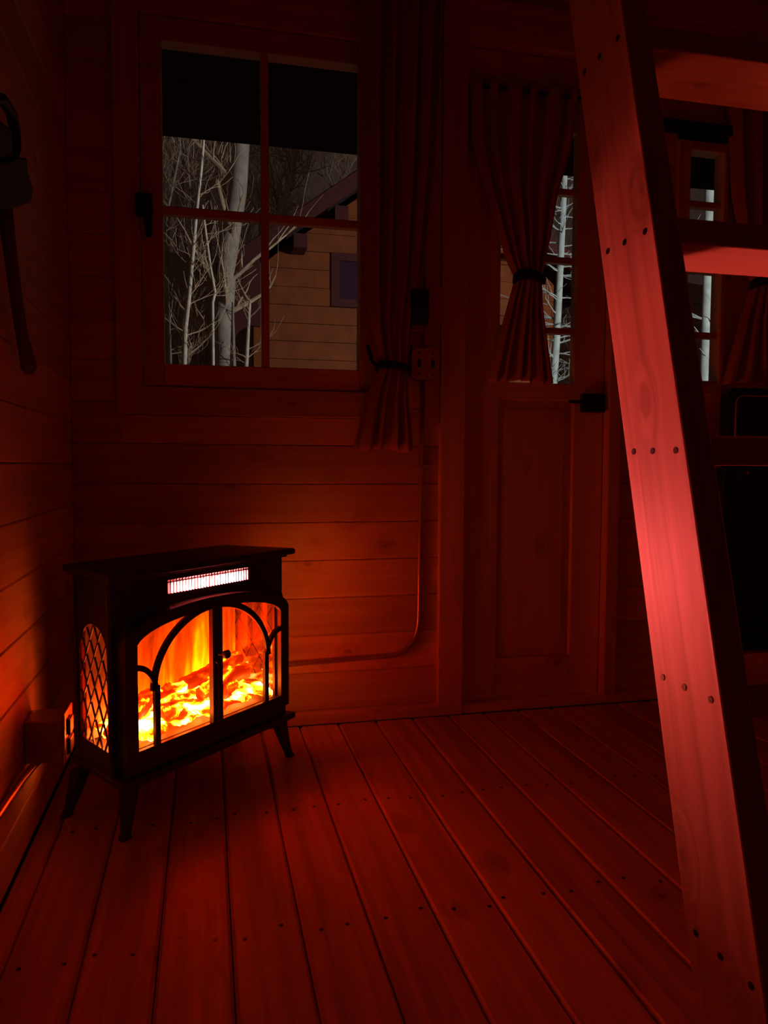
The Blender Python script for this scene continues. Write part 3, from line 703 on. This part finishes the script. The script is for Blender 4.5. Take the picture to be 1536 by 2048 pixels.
trap('cornice', 'stove', YBODY-0.012, YBK, ZT, 0.5995, 0.012, S, 0.003)
# doors
zbot, zrail = 0.16, 0.193
for sg in (-1, 1):
    bm = bmesh.new(); y0, y1 = 0.0, 0.012
    X = [0.001 + (0.2575-0.001)*k/26 for k in range(27)]
    for a, b in zip(X, X[1:]): prism(bm, [(sg*a, a_in(a)), (sg*b, a_in(b)), (sg*b, a_out(b)), (sg*a, a_out(a))], y0, y1)
    X = [0.2575 + (0.2925-0.2575)*k/8 for k in range(9)]
    for a, b in zip(X, X[1:]): prism(bm, [(sg*a, zbot), (sg*b, zbot), (sg*b, a_out(b)), (sg*a, a_out(a))], y0, y1)
    prism(bm, [(sg*0.001, zbot), (sg*0.2575, zbot), (sg*0.2575, zrail), (sg*0.001, zrail)], y0, y1)
    prism(bm, [(sg*0.001, zrail), (sg*0.018, zrail), (sg*0.018, a_in(0.018)), (sg*0.001, a_in(0.001))], y0-0.002, y1)
    X = [0.001 + (0.278-0.001)*k/26 for k in range(27)]      # rim standing the door off the body
    for a, b in zip(X, X[1:]): prism(bm, [(sg*a, a_out(a)-0.014), (sg*b, a_out(b)-0.014), (sg*b, a_out(b)), (sg*a, a_out(a))], y1, YBODY-0.0005)
    prism(bm, [(sg*0.278, zbot), (sg*0.2915, zbot), (sg*0.2915, 0.45), (sg*0.278, 0.49)], y1, YBODY-0.0005)
    door = mkobj('door', bm, 'stove', S)
    def trc(pts, wd):
        bm = bmesh.new(); ribbon(bm, pts, wd, y0+0.002, y1-0.001); return mkobj('tracery_bar', bm, 'stove', door)
    trc([(sg*0.1975, zrail-0.003), (sg*0.1975, 0.27), (sg*0.198, 0.335)], 0.016)
    trc([(sg*0.206*math.sin(th), 0.325 + 0.174*math.cos(th)) for th in [math.radians(5 + 85*k/24) for k in range(25)]][::-1], 0.016)
    trc([(sg*(0.262 - 0.066*math.cos(th)), 0.298 + 0.092*math.sin(th)) for th in [math.radians(90*k/14) for k in range(15)]], 0.014)
    # glass pane cut to the arch
    bm = bmesh.new(); XX = [0.002 + 0.262*k/20 for k in range(21)]; poly = [(sg*XX[-1], zrail-0.006), (sg*XX[0], zrail-0.006)] + [(sg*x, a_in(min(x, 0.2615))+0.004) for x in XX]
    prism(bm, poly, y1+0.0005, y1+0.0025); mkobj('glass', bm, 'stove_glass', door)
    if sg == 1:
        bm = bmesh.new(); tube(bm, [(0.006, -0.002, 0.37), (0.006, -0.014, 0.37), (0.006, -0.018, 0.371), (0.006, -0.03, 0.372), (0.006, -0.036, 0.372)], [0.006, 0.0045, 0.009, 0.0125, 0.007], 14); mkobj('knob', bm, 'stove', door, smooth=True)
    else:
        bm = bmesh.new(); tube(bm, [(0.0-0.012, -0.003, 0.355), (-0.012, -0.012, 0.352), (-0.006, -0.014, 0.349), (0.003, -0.012, 0.352)], 0.003, 8); mkobj('catch', bm, 'iron', door, smooth=True)
# legs
for lx_, ly_, sx, sy in ((-0.27, 0.02, -1, -1), (0.27, 0.02, 1, -1), (-0.27, 0.2, -1, 1), (0.27, 0.2, 1, 1)):
    bm = bmesh.new(); rings = []
    for k in range(9):
        f = k/8; z = (ZB-0.02)*(1-f); o_ = 0.03*(f**2.2) + 0.010*math.sin(math.pi*f)*0.6; hw_ = 0.02*(1-0.55*f) + 0.004*(f > 0.95)
        cx, cy = lx_ + sx*o_, ly_ + sy*o_*0.6
        rings.append([bm.verts.new((cx+a*hw_, cy+b*hw_*0.8, z)) for a, b in ((-1, -1), (1, -1), (1, 1), (-1, 1))])
    for a, b in zip(rings, rings[1:]):
        for q in range(4): bm.faces.new((a[q], a[(q+1) % 4], b[(q+1) % 4], b[q]))
    bm.faces.new(rings[0]); bm.faces.new(rings[-1][::-1])
    mkobj('leg', bm, 'stove', S, bevel=0.003)
# heater: housing, tube, slats
bm = bmesh.new()
hy0, hy1 = YBODY+0.0085, YBODY+0.085
box(bm, gx0-0.01, gx1+0.01, hy1, hy1+0.003, gz0-0.01, gz1+0.006); box(bm, gx0-0.01, gx1+0.01, hy0, hy1, gz1+0.003, gz1+0.006); box(bm, gx0-0.01, gx1+0.01, hy0, hy1, gz0-0.013, gz0-0.01)
box(bm, gx0-0.013, gx0-0.01, hy0, hy1, gz0-0.013, gz1+0.006); box(bm, gx1+0.01, gx1+0.013, hy0, hy1, gz0-0.013, gz1+0.006)
HT = mkobj('heater_housing', bm, 'stove_in', S)
bm = bmesh.new(); zt_ = 0.5465; yt_ = YBODY+0.042
tube(bm, [(gx0+0.004, yt_, zt_), (gx1-0.055, yt_, zt_)], 0.005, 12); o = mkobj('heating_tube', bm, 'heat', HT); o['label'] = 'white-hot heating tube behind the grille'
slat = None; NS = 29
for k in range(NS+1):
    x = gx0 + (gx1-gx0)*k/NS
    if slat is None:
        bm = bmesh.new(); box(bm, -0.0016, 0.0016, YBODY-0.003, YBODY+0.005, gz0-0.001, gz1+0.001); so = mkobj('grille_slat', bm, 'stove', HT); slat = so.data
    else:
        so = bpy.data.objects.new('grille_slat', slat); col.objects.link(so); so.parent = HT
    so.location.x = x
bx('grille_bar', 'stove', HT, gx0, gx1, YBODY-0.002, YBODY+0.005, 0.5705, 0.573)
# firebox: bed, logs, flame screen
bm = bmesh.new(); rnd = random.Random(5); NX, NY = 60, 18; G = []
for j in range(NY+1):
    row = []
    for i in range(NX+1):
        y = 0.05 + 0.13*j/NY; x = (xs_(y)-0.016)*(2*i/NX-1)
        z = 0.192 + 0.028*(j/NY)**0.8 + 0.006*math.sin(31*x+7*y*9) + 0.005*rnd.random() + 0.006*math.sin(57*x+40*y)
        row.append(bm.verts.new((x, y, z)))
    G.append(row)
for a, b in zip(G, G[1:]):
    for i in range(NX): bm.faces.new((a[i], a[i+1], b[i+1], b[i]))
FB = mkobj('ember_bed', bm, 'ember', S, smooth=True); FB['label'] = 'bright yellow ember bed'
trap('firebox_floor', 'stove_in', 0.04, 0.225, 0.176, 0.182, -0.007, S)
def log(p0, p1, r, seed):
    rn = random.Random(seed); p0, p1 = Vector(p0), Vector(p1); bm = bmesh.new(); rings = []; N, Sg = 22, 12
    d = (p1-p0).normalized(); u = d.cross(Vector((0, 0, 1))).normalized(); v = u.cross(d)
    lob = [rn.uniform(0.8, 1.15) for _ in range(Sg)]
    for i in range(N+1):
        f = i/N; c = p0.lerp(p1, f) + v*0.006*math.sin(4*f+seed)
        rr = r*(1 - 0.12*abs(2*f-1)**3)
        rings.append([bm.verts.new(c + (u*math.cos(6.2832*k/Sg) + v*math.sin(6.2832*k/Sg))*rr*lob[k]*rn.uniform(0.88, 1.12)) for k in range(Sg)])
    for a, b in zip(rings, rings[1:]):
        for k in range(Sg): bm.faces.new((a[k], a[(k+1) % Sg], b[(k+1) % Sg], b[k]))
    bm.faces.new(rings[0][::-1]); bm.faces.new(rings[-1])
    o = mkobj('log', bm, 'log', S, smooth=True); return o
log((-0.265, 0.085, 0.215), (-0.105, 0.14, 0.272), 0.024, 1)
log((-0.15, 0.145, 0.24), (-0.03, 0.135, 0.25), 0.02, 2)
log((-0.10, 0.10, 0.222), (-0.045, 0.095, 0.235), 0.02, 3)
log((0.02, 0.145, 0.27), (0.235, 0.14, 0.292), 0.023, 4)
log((0.05, 0.115, 0.24), (0.25, 0.125, 0.25), 0.021, 5)
log((0.11, 0.085, 0.222), (0.17, 0.10, 0.235), 0.018, 6)
log((-0.04, 0.155, 0.25), (0.04, 0.15, 0.262), 0.02, 8)
bm = bmesh.new(); box(bm, -0.2, 0.262, 0.182, 0.185, 0.185, 0.505); FS = mkobj('flame_screen', bm, 'flame', S); FS['label'] = 'glowing orange flame screen'
trap('firebox_roof', 'stove_in', 0.045, 0.229, 0.508, 0.512, -0.007, S)
bx('ember_reflector', 'reflector', S, -0.262, -0.2005, 0.182, 0.186, 0.185, 0.505)  # added panel, catches ember light seen through the left lattice

# ------------------------------------------------------------------ outdoors
M_['bark'] = plain('grey_bark', (0.42, 0.38, 0.34), 0.9, noise=0.35, nscale=9)
M_['birch'] = plain('birch_bark', (0.72, 0.68, 0.58), 0.85, noise=0.3, nscale=22)
M_['twig'] = plain('pale_twig', (0.6, 0.48, 0.34), 0.9, noise=0.3, nscale=15)
M_['spruce'] = plain('cool_lit_bark', (0.34, 0.42, 0.42), 0.9, noise=0.25, nscale=12)  # blue-grey tint puts the cooler light on the door side into the bark
M_['litter'] = plain('leaf_litter', (0.3, 0.19, 0.12), 0.95, noise=0.6, nscale=3)
M_['cabin'] = plain('cabin_boards', (0.24, 0.055, 0.008), 0.8, noise=0.25, nscale=6)
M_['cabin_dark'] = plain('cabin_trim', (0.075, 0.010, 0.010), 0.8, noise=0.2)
M_['roof'] = plain('roof_felt', (0.04, 0.03, 0.03), 0.9)
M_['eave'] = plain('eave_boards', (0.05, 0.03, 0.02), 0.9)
gz = lambda x, y: -0.35 + 0.35*max(0, y-4.2) - 0.05*max(0, 2.0-x)*min(1, max(0, (y-4)/4)) + 0.12*math.sin(1.3*x+0.7*y) + 0.08*math.sin(2.9*x-1.7*y)
bm = bmesh.new(); G = []
for j in range(61):
    y = YB+0.15 + 30*j/60
    G.append([bm.verts.new((-14 + 40*i/60, y, gz(-14+40*i/60, y) if y > 3.2 else -0.35)) for i in range(61)])
for a, b in zip(G, G[1:]):
    for i in range(60): bm.faces.new((a[i], a[i+1], b[i+1], b[i]))
o = mkobj('ground', bm, 'litter', smooth=True); tag(o, 'dark wooded slope outside the windows', kind='structure')

# eave of this cabin: dark boards shading the top of every window
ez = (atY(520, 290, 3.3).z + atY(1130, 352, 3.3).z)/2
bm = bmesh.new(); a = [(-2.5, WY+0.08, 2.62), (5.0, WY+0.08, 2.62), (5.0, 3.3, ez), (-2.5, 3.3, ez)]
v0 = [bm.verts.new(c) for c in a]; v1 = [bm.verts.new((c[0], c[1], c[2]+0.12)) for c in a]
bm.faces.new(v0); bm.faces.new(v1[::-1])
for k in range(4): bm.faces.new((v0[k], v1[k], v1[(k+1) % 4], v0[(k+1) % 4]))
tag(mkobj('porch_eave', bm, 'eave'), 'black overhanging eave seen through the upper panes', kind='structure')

# neighbouring cabin
NY_ = 8.2
NC = tag(empty('neighbour_cabin', tuple(atY(620, 740, NY_))), 'dim orange wooden cabin with a steep gable outside the window', 'cabin')
def npart(name, bm, mat, parent=NC, bevel=0.0):
    o = mkobj(name, bm, mat, None, bevel=bevel); o.parent = parent; 
    if parent is NC: o.matrix_parent_inverse = Matrix.Translation(-NC.location)
    else: o.matrix_parent_inverse = (Matrix.Translation(NC.location)).inverted()
    return o
ra, rb = atY(449, 535, NY_-0.45), atY(716, 357, NY_-0.45)
slope = (rb.z-ra.z)/(rb.x-ra.x)
wxl = atY(522, 600, NY_).x
ridge_x = ra.x + 2.05; ridge_z = ra.z + slope*2.05
wall_top = lambda x: ra.z + slope*(min(x, 2*ridge_x-x)-ra.x) - 0.10
wxr = 2*ridge_x - wxl
gz0_ = 0.1
nrow = 0; z = gz0_
zwin0, zwin1 = atY(690, 608, NY_).z, atY(690, 497, NY_).z; zwin0 = gz0_ + 0.19*round((zwin0-gz0_)/0.19); zwin1 = gz0_ + 0.19*round((zwin1-gz0_)/0.19); xw0 = atY(662, 550, NY_).x; xw1 = xw0+0.5
while z < ridge_z-0.15:
    z1 = z + 0.19
    def xr_(zz): return max(wxl, ra.x + (zz + 0.10 - ra.z)/slope)
    xl0, xl1 = xr_(z), xr_(z1-0.006)
    xr0, xr1 = 2*ridge_x-xl0, 2*ridge_x-xl1
    runs = [((xl0, xl1), (xr0, xr1))]
    if z1 > zwin0+0.02 and z < zwin1-0.02: runs = [((xl0, xl1), (xw0, xw0)), ((xw1, xw1), (xr0, xr1))]
    for (l0, l1), (r0_, r1_) in runs:
        if min(r0_, r1_)-max(l0, l1) < 0.05: continue
        bm = bmesh.new(); prism(bm, [(l0, z), (r0_, z), (r1_, z1-0.006), (l1, z1-0.006)], NY_ + random.uniform(-0.006, 0.006), NY_+0.08); npart('siding_board', bm, 'cabin')
    z = z1
bm = bmesh.new(); box(bm, wxl+0.02, wxr-0.02, NY_+0.081, NY_+2.0, gz0_, ra.z+slope*(wxl-ra.x)-0.15); npart('cabin_body', bm, 'cabin')
bm = bmesh.new(); box(bm, wxl-0.08, wxl+0.06, NY_-0.03, NY_+0.12, gz0_, wall_top(wxl)); npart('corner_board', bm, 'cabin')
for sg in (1, -1):
    bm = bmesh.new(); X = lambda x: x if sg == 1 else 2*ridge_x-x
    y0, y1 = NY_-0.45, NY_+2.2
    pr = [(X(ra.x), ra.z), (X(ridge_x), ridge_z), (X(ridge_x), ridge_z+0.1), (X(ra.x-0.08), ra.z+0.03)]
    prism(bm, pr, y0, y1); npart('roof_slope', bm, 'roof')
    bm = bmesh.new(); prism(bm, [(X(ra.x), ra.z-0.1), (X(ridge_x), ridge_z-0.1), (X(ridge_x), ridge_z+0.08), (X(ra.x-0.06), ra.z+0.03)], y0-0.04, y0-0.001); npart('barge_board', bm, 'cabin_dark')
for pxp, pyp in ((600, 462), (682, 400)):
    c = atY(pxp, pyp, NY_-0.25); bm = bmesh.new(); zt = ra.z + slope*(c.x-ra.x) - 0.03
    box(bm, c.x-0.07, c.x+0.07, NY_-0.3, NY_-0.02, zt-0.24, zt-0.1); npart('purlin_end', bm, 'cabin_dark')
# side screen under the eave, lower edge cut in a curve
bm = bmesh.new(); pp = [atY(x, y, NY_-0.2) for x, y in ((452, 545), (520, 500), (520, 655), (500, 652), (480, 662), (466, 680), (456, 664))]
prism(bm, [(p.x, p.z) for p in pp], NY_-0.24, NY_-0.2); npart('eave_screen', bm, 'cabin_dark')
wf = bmesh.new()
for d_ in ((xw0, xw0+0.09, zwin0, zwin1), (xw1-0.09, xw1, zwin0, zwin1), (xw0+0.09, xw1-0.09, zwin0, zwin0+0.08), (xw0+0.09, xw1-0.09, zwin1-0.08, zwin1)): box(wf, d_[0], d_[1], NY_-0.02, NY_+0.05, d_[2], d_[3])
wn = npart('window_frame', wf, 'cabin_dark')
bm = bmesh.new(); box(bm, xw0+0.08, xw1-0.08, NY_+0.02, NY_+0.024, zwin0+0.07, zwin1-0.07); npart('window_pane', bm, plain('dark_pane', (0.05, 0.02, 0.05), 0.15))

# trees: trunks follow paths, twigs grow at random
def grow(bm, p, d, length, r, depth, rn, up=0.15):
    n = 5; pts = [p]; rad = [r]
    for k in range(n):
        d = (d + Vector((rn.uniform(-1, 1), rn.uniform(-1, 1), rn.uniform(-1, 1)))*0.22 + Vector((0, 0, up*0.3))).normalized()
        pts.append(pts[-1] + d*length/n); rad.append(max(0.0018, r*(1-0.8*(k+1)/n)))
    tube(bm, pts, rad, 4 if depth < 2 else 5, cap=False)
    if depth > 0:
        for k in range(1, n+1):
            for _ in range(1 if depth < 2 else 2):
                if rn.random() < 0.85:
                    e = (d + Vector((rn.uniform(-1, 1), rn.uniform(-1, 1), rn.uniform(-0.3, 0.8)))*0.9).normalized()
                    grow(bm, pts[k], e, length*rn.uniform(0.4, 0.7), rad[k]*0.7, depth-1, rn, up)
def tree(name, label, path, Y, r0, r1, mat, seed, nb, blen, depth=1, bmat='twig', group=None, horiz=False, start=0.15):
    rn = random.Random(seed); P = []
    for q in path: P.append(atY(q[0], q[1], Y + (q[2] if len(q) > 2 else 0)))
    base = P[0].copy(); base.z = gz(base.x, base.y)-0.05
    if P[0].z > base.z + 0.1: P.insert(0, base)
    # subdivide
    Q = []
    for a, b in zip(P, P[1:]):
        for k in range(4): Q.append(a.lerp(b, k/4))
    Q.append(P[-1]); n = len(Q)
    root = empty(name, tuple(base)); tag(root, label, 'tree', group)
    bm = bmesh.new(); rad = [r0 + (r1-r0)*i/(n-1) for i in range(n)]; tube(bm, Q, rad, 8)
    o = mkobj('trunk', bm, mat, None, smooth=True); o.parent = root; o.matrix_parent_inverse = Matrix.Translation(-root.location)
    bm = bmesh.new()
    for _ in range(nb):
        f = rn.uniform(start, 1.0); i = min(n-2, int(f*(n-1))); p = Q[i].lerp(Q[i+1], rn.random())
        ang = rn.uniform(0, 6.283); d = Vector((math.cos(ang), math.sin(ang)*0.6, rn.uniform(0.0, 0.35) if horiz else rn.uniform(0.1, 1.0))).normalized()
        grow(bm, p, d, blen*rn.uniform(0.5, 1.1), max(0.0028, rad[i]*(0.2 if horiz else 0.28)), depth, rn, 0.05 if horiz else 0.3)
    o = mkobj('branches', bm, bmat, None); o.parent = root; o.matrix_parent_inverse = Matrix.Translation(-root.location)
    o['kind'] = 'stuff'
    return root
tree('bare_tree', 'thick grey trunk rising beside the neighbouring cabin', [(452, 740), (448, 620), (452, 560), (462, 470), (476, 380), (482, 290), (488, 180)], 7.4, 0.1, 0.075, 'bark', 1, 14, 0.9, 1)
tree('birch_tree', 'slim white birch with forking twigs by the window', [(368, 745), (370, 660), (378, 590), (386, 500), (392, 430), (402, 340), (408, 270), (412, 200)], 5.2, 0.019, 0.008, 'birch', 2, 22, 0.38, 1)
tree('birch_tree', 'thin pale sapling leaning toward the thick trunk', [(425, 605), (430, 585), (420, 530), (412, 470), (408, 440), (405, 410)], 5.6, 0.012, 0.008, 'birch', 3, 10, 0.4, 1)
tree('dead_snag', 'broken light brown snag just behind the thick trunk', [(452, 470), (449, 420), (440, 385), (434, 360)], 7.9, 0.027, 0.02, 'twig', 4, 6, 0.35, 1)
tree('birch_tree', 'pale crooked birch above the neighbouring roof', [(535, 470), (560, 430), (571, 395), (578, 360), (588, 320), (596, 270), (600, 210)], 11.4, 0.06, 0.03, 'birch', 5, 26, 1.1, 2)
tree('bare_tree', 'branching bare tree behind the neighbouring roof ridge', [(690, 470), (672, 400), (655, 350), (650, 300), (640, 230)], 12.2, 0.05, 0.025, 'bark', 6, 26, 1.2, 2)
tree('birch_tree', 'small white birch stem against the cabin corner board', [(492, 745), (495, 690), (497, 655), (500, 600)], 7.2, 0.022, 0.012, 'birch', 7, 8, 0.35, 1)
for k, (x, Y) in enumerate(((340, 6.0), (352, 8.5), (398, 7.0), (412, 9.0), (425, 8.2), (475, 10.5), (515, 10.0), (560, 12.0), (620, 12.5), (700, 12.0), (380, 11.0), (335, 10.0), (440, 12.0))):
    Y = Y + 2.6 if Y < 9.5 else Y + 1.6
    tree('thin_tree', 'thin dim tree in the background thicket seen through the four-pane window', [(x, 720), (x+random.uniform(-6, 6), 600), (x+random.uniform(-15, 15), 450), (x+random.uniform(-25, 25), 300), (x+random.uniform(-30, 30), 200)], Y, 0.014+0.0012*Y, 0.008, random.choice(['bark', 'twig']), 40+k, 24, 0.4+0.04*Y, 2, group='thicket behind the window')
tree('spruce_tree', 'straight bare spruce with short stiff branches seen through the door light', [(1106, 775), (1112, 690), (1116, 620), (1121, 520), (1126, 420), (1129, 350), (1131, 250)], 6.6, 0.042, 0.026, 'spruce', 21, 90, 0.4, 1, bmat='spruce', horiz=True, start=0.05)
tree('spruce_tree', 'pale straight trunk seen through the narrow side light', [(1412, 800), (1415, 700), (1418, 600), (1422, 450), (1425, 300)], 6.4, 0.06, 0.06, 'spruce', 22, 30, 0.5, 1, bmat='spruce', horiz=True)
for k, (x, Y) in enumerate(((1085, 11), (1140, 12), (1165, 10.5), (1020, 11.5), (1060, 13), (1112, 14))):
    tree('thin_tree', 'thin dim tree in the background thicket seen through the door light', [(x, 760), (x+random.uniform(-6, 6), 600), (x+random.uniform(-15, 15), 450), (x+random.uniform(-25, 25), 300)], Y, 0.016+0.0012*Y, 0.008, 'twig', 70+k, 26, 1.0, 2, group='thicket behind the door')
# dry grass at the foot of the spruce
bm = bmesh.new(); rn = random.Random(9)
for _ in range(420):
    x = rn.uniform(2.0, 4.0); y = rn.uniform(6.0, 7.4); z = gz(x, y); h_ = rn.uniform(0.12, 0.4); dx = rn.uniform(-0.12, 0.12)
    v = [bm.verts.new((x-0.008, y, z)), bm.verts.new((x+0.008, y, z)), bm.verts.new((x+dx*0.4, y, z+h_*0.6)), bm.verts.new((x+dx, y, z+h_))]
    bm.faces.new((v[0], v[1], v[2])); bm.faces.new((v[0], v[2], v[3]))
o = mkobj('dry_grass', bm, 'birch'); tag(o, 'pale dry grass at the foot of the spruce', 'grass', kind='stuff')

sc.cycles.use_denoising = True
sc.cycles.max_bounces = 10
sc.cycles.transparent_max_bounces = 12
sc.cycles.caustics_reflective = False
sc.cycles.sample_clamp_indirect = 4.0
